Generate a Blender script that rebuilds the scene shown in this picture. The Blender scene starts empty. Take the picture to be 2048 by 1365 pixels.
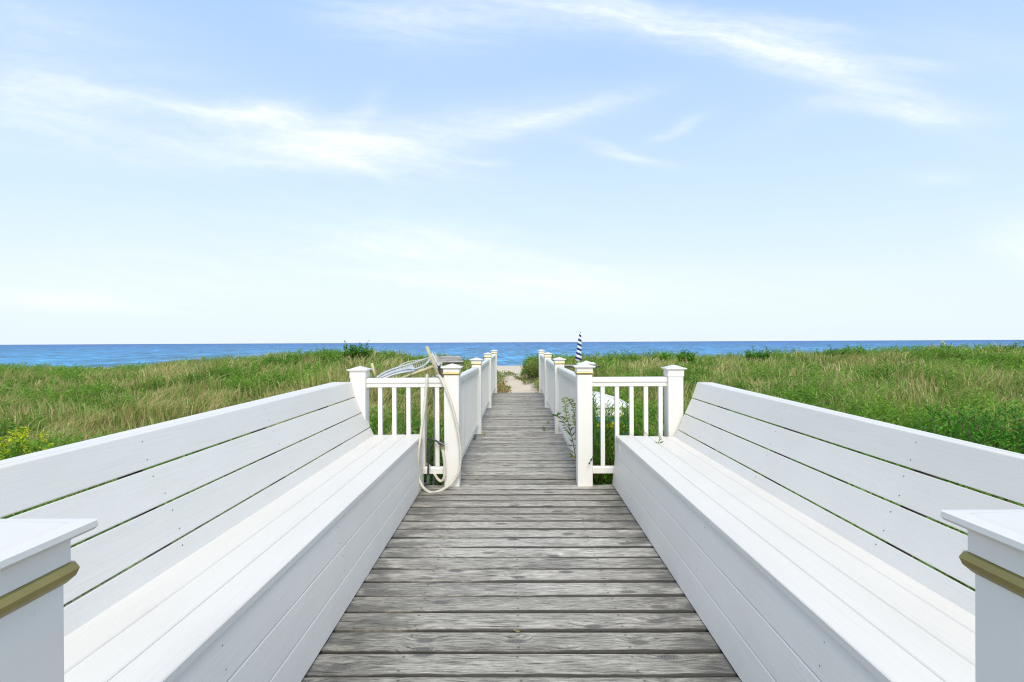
import bpy, bmesh, math, random
import numpy as np
from mathutils import Matrix, Vector

random.seed(7)
rng = np.random.default_rng(11)
scene = bpy.context.scene
COL = scene.collection
PI = math.pi

# ------------------------------------------------------------------ camera
FPX, EYE = 1024.0, 1.22
cam_d = bpy.data.cameras.new('camera')
cam_d.lens = 18.0
cam_d.sensor_width = 36.0
cam_d.clip_start = 0.05
cam_d.clip_end = 12000
cam = bpy.data.objects.new('camera', cam_d)
COL.objects.link(cam)
cam.matrix_world = (Matrix.Translation((0, 0, EYE)) @ Matrix.Rotation(7 / FPX, 4, 'Z')
                    @ Matrix.Rotation(PI / 2 - 3.5 / FPX, 4, 'X') @ Matrix.Rotation(-0.0049, 4, 'Z'))
scene.camera = cam

# ------------------------------------------------------------------ node helpers
def nn(t, kind, **kw):
    n = t.nodes.new(kind)
    for k, v in kw.items():
        setattr(n, k, v)
    return n

def put(t, sock, v):
    if isinstance(v, bpy.types.NodeSocket):
        t.links.new(v, sock)
    else:
        if sock.type == 'RGBA' and hasattr(v, '__len__') and len(v) == 3:
            v = (*v, 1)
        sock.default_value = v

def ma(t, op, a, b=0.0, c=None, clamp=False):
    n = nn(t, 'ShaderNodeMath', operation=op, use_clamp=clamp)
    put(t, n.inputs[0], a); put(t, n.inputs[1], b)
    if c is not None:
        put(t, n.inputs[2], c)
    return n.outputs[0]

def mixc(t, f, a, b, mode='MIX'):
    n = nn(t, 'ShaderNodeMix', data_type='RGBA', blend_type=mode)
    put(t, n.inputs[0], f); put(t, n.inputs[6], a); put(t, n.inputs[7], b)
    return n.outputs[2]

def ramp(t, f, stops, interp='LINEAR'):
    n = nn(t, 'ShaderNodeValToRGB')
    n.color_ramp.interpolation = interp
    el = n.color_ramp.elements
    while len(el) < len(stops):
        el.new(0.5)
    for e, (p, c) in zip(el, stops):
        e.position = p
        e.color = (*c, 1) if hasattr(c, '__len__') else (c, c, c, 1)
    put(t, n.inputs[0], f)
    return n.outputs[0]

def mapr(t, v, a, b, c=0.0, d=1.0, smooth=True):
    n = nn(t, 'ShaderNodeMapRange', interpolation_type='SMOOTHSTEP' if smooth else 'LINEAR')
    for i, x in enumerate((v, a, b, c, d)):
        put(t, n.inputs[i], x)
    return n.outputs[0]

def comb(t, x, y, z=0.0):
    n = nn(t, 'ShaderNodeCombineXYZ')
    put(t, n.inputs[0], x); put(t, n.inputs[1], y); put(t, n.inputs[2], z)
    return n.outputs[0]

def noise(t, vec, scale, detail=4, rough=0.55, dist=0.0, dims='3D', fac=True):
    n = nn(t, 'ShaderNodeTexNoise', noise_dimensions=dims)
    put(t, n.inputs['Vector'], vec)
    n.inputs['Scale'].default_value = scale
    n.inputs['Detail'].default_value = detail
    n.inputs['Roughness'].default_value = rough
    n.inputs['Distortion'].default_value = dist
    return n.outputs[0 if fac else 1]

# ------------------------------------------------------------------ world
SUN_EL, SUN_AZ = math.radians(40), math.radians(177)     # azimuth clockwise from +Y
w = bpy.data.worlds.new('World')
scene.world = w
w.use_nodes = True
t = w.node_tree
t.nodes.clear()
out = nn(t, 'ShaderNodeOutputWorld')
bg = nn(t, 'ShaderNodeBackground')
bg.inputs['Strength'].default_value = 1.0
tc = nn(t, 'ShaderNodeTexCoord')
sep = nn(t, 'ShaderNodeSeparateXYZ')
t.links.new(tc.outputs['Generated'], sep.inputs[0])
X, Y, Z = sep.outputs
Zc = ma(t, 'MAXIMUM', Z, 0.004)
sky = nn(t, 'ShaderNodeTexSky', sky_type='NISHITA', sun_disc=False)
sky.sun_elevation = SUN_EL
sky.sun_rotation = SUN_AZ
t.links.new(comb(t, X, Y, Zc), sky.inputs[0])
skyc = mixc(t, 1.0, sky.outputs[0], (0.085, 0.085, 0.085), 'MULTIPLY')
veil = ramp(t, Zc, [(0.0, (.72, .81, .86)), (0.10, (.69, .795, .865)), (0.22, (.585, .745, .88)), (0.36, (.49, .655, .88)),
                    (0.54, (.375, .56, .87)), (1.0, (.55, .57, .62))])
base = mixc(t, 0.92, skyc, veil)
# cirrus: strokes in the plane of the sky ahead (x/|y|, z/|y|), frayed by stretched noise
ay = ma(t, 'MAXIMUM', ma(t, 'ABSOLUTE', Y), 0.12)
U = ma(t, 'DIVIDE', X, ay)
V = ma(t, 'DIVIDE', Z, ay)
warp = noise(t, comb(t, ma(t, 'MULTIPLY', U, 2.2), ma(t, 'MULTIPLY', V, 5.0), 3.1), 1.0, 3, 0.55, fac=False)
ws = nn(t, 'ShaderNodeSeparateXYZ'); t.links.new(warp, ws.inputs[0])
U2 = ma(t, 'ADD', U, ma(t, 'MULTIPLY', ma(t, 'SUBTRACT', ws.outputs[0], 0.5), 0.16))
V2 = ma(t, 'ADD', V, ma(t, 'MULTIPLY', ma(t, 'SUBTRACT', ws.outputs[1], 0.5), 0.085))
STROKES = [
    (50, 200, 8, 150, 62, .95), (330, 203, 8, 230, 20, 1.0), (480, 222, 4, 130, 12, .6), (620, 255, 17, 150, 26, .85),
    (400, 285, 4, 260, 38, .7), (640, 292, 9, 190, 40, .75), (700, 330, 19, 110, 13, .8), (880, 262, -7, 290, 36, .75),
    (1130, 235, -12, 170, 16, .75), (860, 325, 14, 150, 30, .5), (720, 230, -50, 60, 22, .4),
    (1150, 28, 6, 300, 40, .75), (1380, 66, 12, 250, 34, .95), (1570, 118, 14, 190, 32, 1.0), (1760, 185, 24, 170, 34, .8),
    (1830, 230, 4, 170, 17, .55), (820, 40, 8, 200, 55, .7), (1620, 58, 10, 120, 18, .6), (1350, 266, -20, 75, 9, .6),
    (1235, 314, 14, 85, 11, .8), (990, 328, 3, 50, 7, .5), (830, 490, 2, 190, 28, .9), (1090, 562, 3, 230, 36, .95),
    (820, 560, 3, 120, 12, .6), (1870, 364, 3, 70, 12, .4), (2050, 498, 8, 90, 42, 1.0), (90, 606, 5, 230, 18, .7),
    (1840, 143, 8, 90, 11, .5), (60, 35, 12, 260, 55, .4), (520, 480, 0, 900, 110, .35), (1500, 590, 0, 500, 60, .3),
    (1950, 110, 12, 200, 40, .25), (330, 140, 5, 120, 14, .25), (1650, 230, -20, 160, 22, .25), (230, 575, 0, 600, 50, .4)]
tot = None
for (px, py, ang, hl, hw, amp) in STROKES:
    cu, cv = (px - 1031) / FPX, (679 - py) / FPX
    a = -math.radians(ang)
    du = ma(t, 'SUBTRACT', U2, cu); dv = ma(t, 'SUBTRACT', V2, cv)
    p = ma(t, 'MULTIPLY', ma(t, 'ADD', ma(t, 'MULTIPLY', du, math.cos(a)), ma(t, 'MULTIPLY', dv, math.sin(a))), FPX / hl)
    q = ma(t, 'MULTIPLY', ma(t, 'ADD', ma(t, 'MULTIPLY', du, -math.sin(a)), ma(t, 'MULTIPLY', dv, math.cos(a))), FPX / (hw * 1.25))
    r2 = ma(t, 'ADD', ma(t, 'MULTIPLY', p, p), ma(t, 'MULTIPLY', q, q))
    g = ma(t, 'MULTIPLY', ma(t, 'EXPONENT', ma(t, 'MULTIPLY', r2, -1.1)), amp)
    tot = g if tot is None else ma(t, 'ADD', tot, g)
fray = noise(t, comb(t, ma(t, 'MULTIPLY', ma(t, 'ADD', U2, ma(t, 'MULTIPLY', V2, 1.2)), 5.0), ma(t, 'MULTIPLY', ma(t, 'ADD', V2, ma(t, 'MULTIPLY', U2, 0.16)), 34.0), 0.0), 1.0, 7, 0.62)
fine = noise(t, comb(t, ma(t, 'MULTIPLY', U2, 30.0), ma(t, 'MULTIPLY', V2, 70.0), 7.0), 1.0, 5, 0.6)
fr = ma(t, 'MULTIPLY', mapr(t, fray, 0.25, 0.75, 0.5, 1.1), mapr(t, fine, 0.3, 0.7, 0.8, 1.1))
cl = ma(t, 'MULTIPLY', tot, fr)
cl = ma(t, 'MULTIPLY', cl, mapr(t, Z, 0.0, 0.06))
cl = ma(t, 'MINIMUM', ma(t, 'MULTIPLY', cl, 0.56), 0.84)
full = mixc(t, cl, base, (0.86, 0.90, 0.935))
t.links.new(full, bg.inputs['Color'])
t.links.new(bg.outputs[0], out.inputs[0])

# ------------------------------------------------------------------ sun, exposure
sd = bpy.data.lights.new('sun', 'SUN')
sd.energy = 2.3
sd.angle = math.radians(26)
sd.color = (1.0, 0.93, 0.80)
sun = bpy.data.objects.new('sun', sd)
COL.objects.link(sun)
sdir = Vector((math.sin(SUN_AZ) * math.cos(SUN_EL), math.cos(SUN_AZ) * math.cos(SUN_EL), math.sin(SUN_EL)))
sun.rotation_euler = sdir.to_track_quat('Z', 'Y').to_euler()
sun.location = (10, -10, 20)
vs = scene.view_settings
vs.view_transform = 'Standard'; vs.look = 'None'; vs.exposure = 0.30; vs.gamma = 1.0
vs.use_curve_mapping = False
scene.cycles.max_bounces = 8
scene.cycles.filter_width = 1.15
scene.cycles.denoising_prefilter = 'ACCURATE'
scene.cycles.transparent_max_bounces = 16

# ------------------------------------------------------------------ materials
def material(name, spec=0.5):
    m = bpy.data.materials.new(name)
    m.use_nodes = True
    t = m.node_tree
    b = t.nodes['Principled BSDF']
    b.inputs['Specular IOR Level'].default_value = spec
    return m, t, b

def objco(t):
    return nn(t, 'ShaderNodeTexCoord').outputs['Object']

def sepx(t, v):
    s = nn(t, 'ShaderNodeSeparateXYZ'); put(t, s.inputs[0], v); return s.outputs

def bump(t, b, h, strength, dist=0.01):
    n = nn(t, 'ShaderNodeBump')
    n.inputs['Strength'].default_value = strength
    n.inputs['Distance'].default_value = dist
    put(t, n.inputs['Height'], h)
    t.links.new(n.outputs[0], b.inputs['Normal'])

def simple(name, col, rough=0.5, metal=0.0, var=0.12, scale=20, spec=0.5):
    m, t, b = material(name, spec)
    n = noise(t, objco(t), scale, 4)
    dark = tuple(c * (1 - var) for c in col); lite = tuple(min(1, c * (1 + var)) for c in col)
    t.links.new(ramp(t, n, [(.3, dark), (.7, lite)]), b.inputs['Base Color'])
    b.inputs['Roughness'].default_value = rough
    b.inputs['Metallic'].default_value = metal
    return m

def white_board():
    m, t, b = material('white_grained_board', 0.4)
    rnd = nn(t, 'ShaderNodeObjectInfo').outputs['Random']
    x, y, z = sepx(t, objco(t))
    off = ma(t, 'MULTIPLY', rnd, 37.0)
    xz = ma(t, 'ADD', ma(t, 'MULTIPLY', x, 1.0), ma(t, 'MULTIPLY', z, 1.35))
    wav = noise(t, comb(t, ma(t, 'MULTIPLY', xz, 3.0), ma(t, 'MULTIPLY', y, 1.1), off), 1.0, 3)
    g = noise(t, comb(t, ma(t, 'MULTIPLY', ma(t, 'ADD', xz, ma(t, 'MULTIPLY', wav, 0.03)), 190.0), ma(t, 'MULTIPLY', y, 3.0), off), 1.0, 3, 0.5)
    dirt = noise(t, comb(t, ma(t, 'MULTIPLY', x, 2.0), ma(t, 'MULTIPLY', y, 1.0), z), 2.0, 6, 0.6)
    spk = noise(t, objco(t), 120.0, 2)
    c = ramp(t, dirt, [(.30, (.78, .752, .700)), (.6, (.815, .79, .742))])
    c = mixc(t, ma(t, 'MULTIPLY', mapr(t, spk, .70, .78), .25), c, (.55, .54, .5))
    t.links.new(c, b.inputs['Base Color'])
    b.inputs['Roughness'].default_value = 0.46
    c = mixc(t, .9, c, ramp(t, g, [(.3, .955), (.5, 1.0), (.7, 1.01)]), 'MULTIPLY')
    t.links.new(c, b.inputs['Base Color'])
    bump(t, b, g, 0.22, 0.0025)
    return m

def white_vinyl():
    m, t, b = material('white_vinyl', 0.45)
    d = noise(t, objco(t), 3.0, 5, 0.6)
    sp = noise(t, objco(t), 60.0, 3)
    c = ramp(t, d, [(.3, (.785, .760, .715)), (.65, (.82, .80, .76))])
    c = mixc(t, ma(t, 'MULTIPLY', mapr(t, sp, .66, .78), .22), c, (.6, .58, .5))
    t.links.new(c, b.inputs['Base Color'])
    b.inputs['Roughness'].default_value = 0.35
    bump(t, b, d, 0.04, 0.004)
    return m

def deck_wood(name='weathered_grey_wood', bright=1.0):
    m, t, b = material(name, 0.3)
    rnd = nn(t, 'ShaderNodeObjectInfo').outputs['Random']
    co = objco(t)
    x, y, z = sepx(t, co)
    o = ma(t, 'MULTIPLY', rnd, 91.0)
    # ring distortion round knots
    kv = comb(t, ma(t, 'MULTIPLY', x, 3.1), ma(t, 'ADD', ma(t, 'MULTIPLY', y, 8.0), o), 0.0)
    vor = nn(t, 'ShaderNodeTexVoronoi', feature='F1', voronoi_dimensions='2D')
    put(t, vor.inputs['Vector'], kv); vor.inputs['Scale'].default_value = 1.0
    kd = vor.outputs['Distance']
    kpick = sepx(t, vor.outputs['Color'])[0]
    has = mapr(t, kpick, .42, .5)
    knot = ma(t, 'MULTIPLY', has, mapr(t, kd, .17, .08))
    halo = ma(t, 'MULTIPLY', has, mapr(t, kd, .42, .10))
    wv = noise(t, comb(t, ma(t, 'MULTIPLY', x, 2.2), ma(t, 'MULTIPLY', y, 9.0), o), 1.0, 3)
    yy = ma(t, 'ADD', y, ma(t, 'ADD', ma(t, 'MULTIPLY', wv, 0.030), ma(t, 'MULTIPLY', halo, 0.020)))
    g1 = noise(t, comb(t, ma(t, 'MULTIPLY', x, 11.0), ma(t, 'MULTIPLY', yy, 190.0), o), 1.0, 6, 0.62)
    g2 = noise(t, comb(t, ma(t, 'MULTIPLY', x, 1.3), ma(t, 'MULTIPLY', yy, 32.0), o), 1.0, 4, 0.55)
    crack = noise(t, comb(t, ma(t, 'MULTIPLY', x, 4.0), ma(t, 'MULTIPLY', yy, 90.0), ma(t, 'ADD', o, 5.0)), 1.0, 3, 0.5)
    blot = noise(t, comb(t, ma(t, 'MULTIPLY', x, 1.6), ma(t, 'MULTIPLY', y, 5.0), ma(t, 'ADD', o, 9.0)), 1.0, 6, 0.65)
    g3 = noise(t, comb(t, ma(t, 'MULTIPLY', x, 28.0), ma(t, 'MULTIPLY', yy, 520.0), o), 1.0, 3, 0.6)
    k = bright
    c = ramp(t, g1, [(.30, (.08 * k, .078 * k, .072 * k)), (.43, (.34 * k, .335 * k, .32 * k)), (.55, (.52 * k, .515 * k, .495 * k)), (.68, (.70 * k, .69 * k, .665 * k))])
    c = mixc(t, 0.8, c, ramp(t, g2, [(.32, .78), (.5, .97), (.66, 1.06)]), 'MULTIPLY')
    c = mixc(t, 0.75, c, ramp(t, blot, [(.36, .48), (.48, .95), (.64, 1.15)]), 'MULTIPLY')
    tone = ramp(t, rnd, [(0, (.82, .775, .69)), (.5, (1.05, .99, .90)), (1, (1.2, 1.15, 1.06))])
    c = mixc(t, 1.0, c, tone, 'MULTIPLY')
    c = mixc(t, .8, c, ramp(t, g3, [(.34, .52), (.5, .98), (.62, 1.2)]), 'MULTIPLY')
    # grime near the plank ends: damp black mildew, irregular
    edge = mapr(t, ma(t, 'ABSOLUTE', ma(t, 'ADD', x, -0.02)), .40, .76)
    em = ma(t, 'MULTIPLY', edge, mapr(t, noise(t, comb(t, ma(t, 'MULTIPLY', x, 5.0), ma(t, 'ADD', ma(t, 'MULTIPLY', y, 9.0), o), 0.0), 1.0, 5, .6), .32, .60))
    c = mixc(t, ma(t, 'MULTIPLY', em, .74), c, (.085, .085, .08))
    c = mixc(t, ma(t, 'MULTIPLY', mapr(t, crack, .65, .72), .85), c, (.045, .042, .04))
    kc = ramp(t, ma(t, 'FRACT', ma(t, 'MULTIPLY', kd, 26.0)), [(0, (.06, .055, .05)), (.5, (.24, .23, .21)), (1, (.09, .08, .075))])
    c = mixc(t, ma(t, 'MULTIPLY', knot, .9), c, kc)
    ly = ma(t, 'ADD', ma(t, 'ABSOLUTE', y), ma(t, 'MULTIPLY', ma(t, 'SUBTRACT', blot, .5), .03))
    c = mixc(t, ma(t, 'MULTIPLY', mapr(t, ly, .0565, .0635), .94), c, (.05, .048, .042))
    br = ma(t, 'MULTIPLY', mapr(t, blot, .68, .78), .35)
    c = mixc(t, br, c, (.26, .16, .09))
    xn = ma(t, 'SUBTRACT', ma(t, 'ABSOLUTE', ma(t, 'ADD', x, ma(t, 'MULTIPLY', rnd, .014))), .44)
    yn = ma(t, 'SUBTRACT', ma(t, 'ABSOLUTE', y), .042)
    xm = ma(t, 'ADD', x, ma(t, 'MULTIPLY', rnd, .02))
    nd = ma(t, 'MINIMUM', ma(t, 'SQRT', ma(t, 'ADD', ma(t, 'MULTIPLY', xn, xn), ma(t, 'MULTIPLY', yn, yn))),
            ma(t, 'SQRT', ma(t, 'ADD', ma(t, 'MULTIPLY', xm, xm), ma(t, 'MULTIPLY', yn, yn))))
    c = mixc(t, ma(t, 'MULTIPLY', mapr(t, nd, .0085, .004), .55), c, (.04, .03, .025))
    nail = nn(t, 'ShaderNodeTexVoronoi', feature='F1', voronoi_dimensions='2D')
    put(t, nail.inputs['Vector'], comb(t, ma(t, 'MULTIPLY', x, 5.0), ma(t, 'ADD', ma(t, 'MULTIPLY', y, 22.0), o), 0.0))
    c = mixc(t, ma(t, 'MULTIPLY', mapr(t, nail.outputs['Distance'], .07, .04), .8), c, (.03, .028, .025))
    t.links.new(c, b.inputs['Base Color'])
    b.inputs['Roughness'].default_value = 0.82
    h = ma(t, 'ADD', g1, ma(t, 'MULTIPLY', mapr(t, crack, .64, .76), -1.2))
    bump(t, b, h, 0.55, 0.004)
    return m

def sand():
    m, t, b = material('pale_sand', 0.2)
    co = objco(t)
    x, y, z = sepx(t, co)
    n1 = noise(t, co, 1.4, 6, .6); n2 = noise(t, co, 60.0, 3, .6); n3 = noise(t, co, 5.5, 4, .55)
    c = ramp(t, n1, [(.3, (.64, .54, .41)), (.7, (.78, .68, .54))])
    c = mixc(t, .35, c, ramp(t, n2, [(.3, .65), (.7, 1.15)]), 'MULTIPLY')
    # dark humus and litter in the planted dune, bare sand on the path and beach
    attr = nn(t, 'ShaderNodeAttribute', attribute_name='soil')
    soil = ma(t, 'MULTIPLY', attr.outputs['Fac'], mapr(t, noise(t, co, 3.0, 4), .2, .5))
    c = mixc(t, soil, c, ramp(t, n3, [(.3, (.035, .035, .018)), (.7, (.10, .085, .045))]))
    t.links.new(c, b.inputs['Base Color'])
    b.inputs['Roughness'].default_value = 0.95
    bump(t, b, n3, 0.5, 0.06)
    return m

def sea_mat():
    m, t, b = material('blue_sea', 0.12)
    co = objco(t)
    x, y, z = sepx(t, co)
    sc = ma(t, 'DIVIDE', 1.0, ma(t, 'MAXIMUM', y, 40.0))            # longer swells further out
    w1 = noise(t, comb(t, ma(t, 'MULTIPLY', x, .32), ma(t, 'MULTIPLY', y, .16), 0.0), 1.0, 4, .6, .3)
    w2 = noise(t, comb(t, ma(t, 'MULTIPLY', x, .12), ma(t, 'MULTIPLY', y, .035), 5.0), 1.0, 4, .6, .3)
    w3 = noise(t, comb(t, ma(t, 'MULTIPLY', x, .05), ma(t, 'MULTIPLY', y, .010), 8.0), 1.0, 4, .6)
    depth = mapr(t, y, 85.0, 500.0, smooth=False)
    c = mixc(t, depth, (.055, .27, .50), (.036, .17, .43))
    c = mixc(t, .85, c, ramp(t, w1, [(.36, .5), (.5, .95), (.62, 1.7)]), 'MULTIPLY')
    c = mixc(t, .8, c, ramp(t, w2, [(.36, .6), (.5, 1.0), (.62, 1.4)]), 'MULTIPLY')
    c = mixc(t, .6, c, ramp(t, w3, [(.38, .75), (.62, 1.25)]), 'MULTIPLY')
    far = mapr(t, y, 520.0, 800.0)
    c = mixc(t, ma(t, 'MULTIPLY', far, .45), c, (.02, .085, .24))
    fm = ma(t, 'MULTIPLY', mapr(t, ma(t, 'ADD', y, ma(t, 'MULTIPLY', w1, 5.0)), 95.5, 92.5), .8)
    glints = ma(t, 'MULTIPLY', mapr(t, w1, .67, .72), mapr(t, w2, .5, .6))  # bright glints on the wave crests, painted into the sea colour
    c = mixc(t, ma(t, 'MAXIMUM', fm, ma(t, 'MULTIPLY', glints, .8)), c, (.7, .78, .82))
    t.links.new(c, b.inputs['Base Color'])
    b.inputs['Roughness'].default_value = 0.42
    bump(t, b, ma(t, 'ADD', w1, ma(t, 'MULTIPLY', w2, 2.0)), 0.9, 1.2)
    return m

def foliage_mat(name, spec=.3, trans=.42):
    m, t, b = material(name, spec)
    a = nn(t, 'ShaderNodeVertexColor', layer_name='tint')
    t.links.new(a.outputs[0], b.inputs['Base Color'])
    b.inputs['Roughness'].default_value = 0.55
    tr = nn(t, 'ShaderNodeBsdfTranslucent')
    t.links.new(mixc(t, 1.0, a.outputs[0], (1.25, 1.3, .7), 'MULTIPLY'), tr.inputs[0])
    mx = nn(t, 'ShaderNodeMixShader'); mx.inputs[0].default_value = trans
    o = t.nodes['Material Output']
    t.links.new(b.outputs[0], mx.inputs[1]); t.links.new(tr.outputs[0], mx.inputs[2])
    t.links.new(mx.outputs[0], o.inputs[0])
    return m

M_BOARD = white_board()
M_WHITE = white_vinyl()
M_DECK = deck_wood()
M_OLD = deck_wood('old_brown_grey_wood', 1.15)
M_SAND = sand()
M_SEA = sea_mat()
M_FOL = foliage_mat('foliage')
M_GRASS = foliage_mat('grass_blades', .2, .42)
M_GOLD = simple('tarnished_brass', (.34, .28, .10), .36, .5, .2, 9)
M_HOSE = simple('cream_rubber', (.60, .565, .475), .45, 0, .12, 30)
M_PIPE = simple('dark_grey_iron', (.07, .075, .075), .45, .4, .3, 60)
M_GREENPIPE = simple('green_grey_fitting', (.10, .16, .14), .4, .2, .2, 40)
M_BRASS = simple('worn_brass', (.55, .42, .2), .35, .8, .2, 40)
M_GREY = simple('grey_rubber', (.28, .28, .27), .6, 0, .25, 25)
M_STICK = simple('pale_wooden_stick', (.62, .54, .33), .7, 0, .2, 25)
M_DARKWOOD = simple('dark_timber', (.13, .11, .09), .85, 0, .3, 30)
M_METAL = simple('white_grey_metal', (.62, .64, .68), .4, .2, .15, 8)
M_NET = simple('pale_net_cord', (.62, .62, .55), .8, 0, .1, 40)
M_SCREW = simple('screw_head', (.11, .11, .11), .5, .5, .1, 100)
M_BLUE = simple('blue_plastic', (.05, .28, .52), .35, 0, .1, 10)
M_YELLOW = simple('yellow_plastic', (.75, .58, .05), .4, 0, .1, 10)
M_BARK = simple('brown_stem', (.14, .09, .045), .8, 0, .3, 60)
M_CLOTH = simple('white_cloth', (.78, .78, .77), .9, 0, .06, 12)
M_BEAM = simple('dark_joist', (.10, .085, .07), .9, 0, .3, 12)

def stripe_mat():
    m, t, b = material('navy_white_striped_canvas', .2)
    x, y, z = sepx(t, objco(t))
    ang = ma(t, 'ARCTAN2', y, x)
    s = ma(t, 'FRACT', ma(t, 'ADD', ma(t, 'MULTIPLY', z, 8.3), ma(t, 'MULTIPLY', ang, 1 / (2 * PI))))
    st = mapr(t, s, .49, .52)
    c = mixc(t, st, (.80, .80, .80), (.02, .035, .17))
    n = noise(t, objco(t), 30, 3)
    c = mixc(t, .3, c, ramp(t, n, [(.3, .75), (.7, 1.1)]), 'MULTIPLY')
    t.links.new(c, b.inputs['Base Color'])
    b.inputs['Roughness'].default_value = .85
    return m
M_STRIPE = stripe_mat()

# ------------------------------------------------------------------ object helpers
def mesh_obj(name, verts, faces, mat, parent=None, loc=None, smooth=False):
    me = bpy.data.meshes.new(name)
    me.from_pydata([tuple(v) for v in verts], [], faces)
    me.materials.append(mat)
    me.validate(); me.update()
    if smooth:
        me.shade_smooth()
    o = bpy.data.objects.new(name, me)
    COL.objects.link(o)
    if parent is not None:
        o.parent = parent
    if loc is not None:
        o.location = loc
    return o

def tag(o, label=None, cat=None, group=None, kind=None):
    for k, v in (('label', label), ('category', cat), ('group', group), ('kind', kind)):
        if v:
            o[k] = v
    return o

def thing(name, label, cat, loc=(0, 0, 0), group=None):
    o = bpy.data.objects.new(name, None)
    o.empty_display_size = .1
    COL.objects.link(o)
    o.location = loc
    return tag(o, label, cat, group)

def child(o, parent):
    """parent without moving: parent sits at its location only"""
    o.parent = parent
    return o

class MB:
    def __init__(s):
        s.v, s.f = [], []
    def add(s, v, f):
        n = len(s.v)
        s.v += [tuple(a) for a in v]
        s.f += [tuple(i + n for i in g) for g in f]
        return s
    def box(s, x0, x1, y0, y1, z0, z1, c=0.0):
        if c <= 0:
            v = [(x, y, z) for z in (z0, z1) for y in (y0, y1) for x in (x0, x1)]
            f = [(0, 2, 3, 1), (4, 5, 7, 6), (0, 1, 5, 4), (2, 6, 7, 3), (0, 4, 6, 2), (1, 3, 7, 5)]
            return s.add(v, f)
        bm = bmesh.new()
        bmesh.ops.create_cube(bm, size=1)
        for q in bm.verts:
            q.co = ((x0 + x1) / 2 + q.co.x * (x1 - x0), (y0 + y1) / 2 + q.co.y * (y1 - y0), (z0 + z1) / 2 + q.co.z * (z1 - z0))
        bmesh.ops.bevel(bm, geom=bm.edges[:], offset=c, segments=1, affect='EDGES')
        bm.verts.index_update()
        v = [q.co[:] for q in bm.verts]; f = [tuple(q.index for q in g.verts) for g in bm.faces]
        bm.free()
        return s.add(v, f)
    def loft(s, secs, close=True):
        """secs: list of rings (lists of 3D points), capped at both ends"""
        n = len(secs[0]); v = [p for r in secs for p in r]; f = []
        for k in range(len(secs) - 1):
            for i in range(n):
                j = (i + 1) % n
                f.append((k * n + i, k * n + j, (k + 1) * n + j, (k + 1) * n + i))
        if close:
            f.append(tuple(range(n))[::-1]); f.append(tuple((len(secs) - 1) * n + i for i in range(n)))
        return s.add(v, f)
    def tube(s, pts, r, n=8, r1=None):
        pts = [Vector(p) for p in pts]
        rings = []
        up = Vector((0.13, 0.21, 1)).normalized()
        prev = None
        for i, p in enumerate(pts):
            d = (pts[min(i + 1, len(pts) - 1)] - pts[max(i - 1, 0)]).normalized()
            a = prev if prev is not None else d.cross(up)
            a = (a - d * a.dot(d))
            if a.length < 1e-5:
                a = d.cross(Vector((1, 0, 0)))
            a.normalize(); prev = a
            b = d.cross(a)
            rr = r if r1 is None else r + (r1 - r) * i / max(1, len(pts) - 1)
            rings.append([p + (a * math.cos(2 * PI * k / n) + b * math.sin(2 * PI * k / n)) * rr for k in range(n)])
        return s.loft(rings)
    def build(s, name, mat, parent=None, loc=None, smooth=False):
        o = mesh_obj(name, s.v, s.f, mat, parent, loc, False)
        bm = bmesh.new(); bm.from_mesh(o.data)
        bmesh.ops.recalc_face_normals(bm, faces=bm.faces[:])
        bm.to_mesh(o.data); bm.free()
        if smooth:
            o.data.shade_smooth()
        return o

def chamfer(poly, c):
    """cut every corner of a 2D polygon by c"""
    out, n = [], len(poly)
    for i in range(n):
        p = Vector(poly[i]); a = Vector(poly[i - 1]) - p; b = Vector(poly[(i + 1) % n]) - p
        out.append(tuple(p + a.normalized() * min(c, a.length * .4)))
        out.append(tuple(p + b.normalized() * min(c, b.length * .4)))
    return out

def smooth_path(pts, k=6):
    P = [Vector(p) for p in pts]
    P = [P[0] * 2 - P[1]] + P + [P[-1] * 2 - P[-2]]
    out = []
    for i in range(1, len(P) - 2):
        for j in range(k):
            u = j / k
            a, b, c, d = P[i - 1:i + 3]
            out.append(.5 * (2 * b + (c - a) * u + (2 * a - 5 * b + 4 * c - d) * u * u + (3 * b - a - 3 * c + d) * u ** 3))
    out.append(P[-2])
    return out

def at(u, v, d):
    """the point at depth d seen at photo pixel u, v"""
    a, b = u - 1031, v - 679
    a, b = a - b * .0049, b + a * .0049
    return Vector((a * d / FPX, d, EYE - b * d / FPX))

# ------------------------------------------------------------------ ground, sea
CREST = [(-60, .2), (-30, .15), (-19, .27), (-15.4, .29), (-13.5, .43), (-11.7, .58), (-9.8, .64), (-8, .72), (-6.5, .80), (-5, .74),
         (-3.4, .58), (-2.2, .50), (-.75, .45), (-.45, .08), (.15, .02), (.4, .45), (.8, .58), (3, .60), (5, .60), (7, .62), (8.7, .60), (10.5, .68),
         (13, .70), (16, .77), (19, .84), (30, .9), (60, .9)]
CX = np.array([c[0] for c in CREST]); CT = np.array([c[1] for c in CREST])

def lattice(seed):
    return np.random.default_rng(seed).random((256, 256))
LAT = {}
def vn(x, y, s, seed=0):
    """value noise 0..1"""
    if seed not in LAT:
        LAT[seed] = lattice(seed)
    L = LAT[seed]
    x = np.asarray(x, float) / s + 1000.5; y = np.asarray(y, float) / s + 1000.5
    xi = np.floor(x).astype(int); yi = np.floor(y).astype(int)
    fx = x - xi; fy = y - yi
    fx = fx * fx * (3 - 2 * fx); fy = fy * fy * (3 - 2 * fy)
    g = lambda a, b: L[a % 256, b % 256]
    return ((g(xi, yi) * (1 - fx) + g(xi + 1, yi) * fx) * (1 - fy) + (g(xi, yi + 1) * (1 - fx) + g(xi + 1, yi + 1) * fx) * fy)

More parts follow.
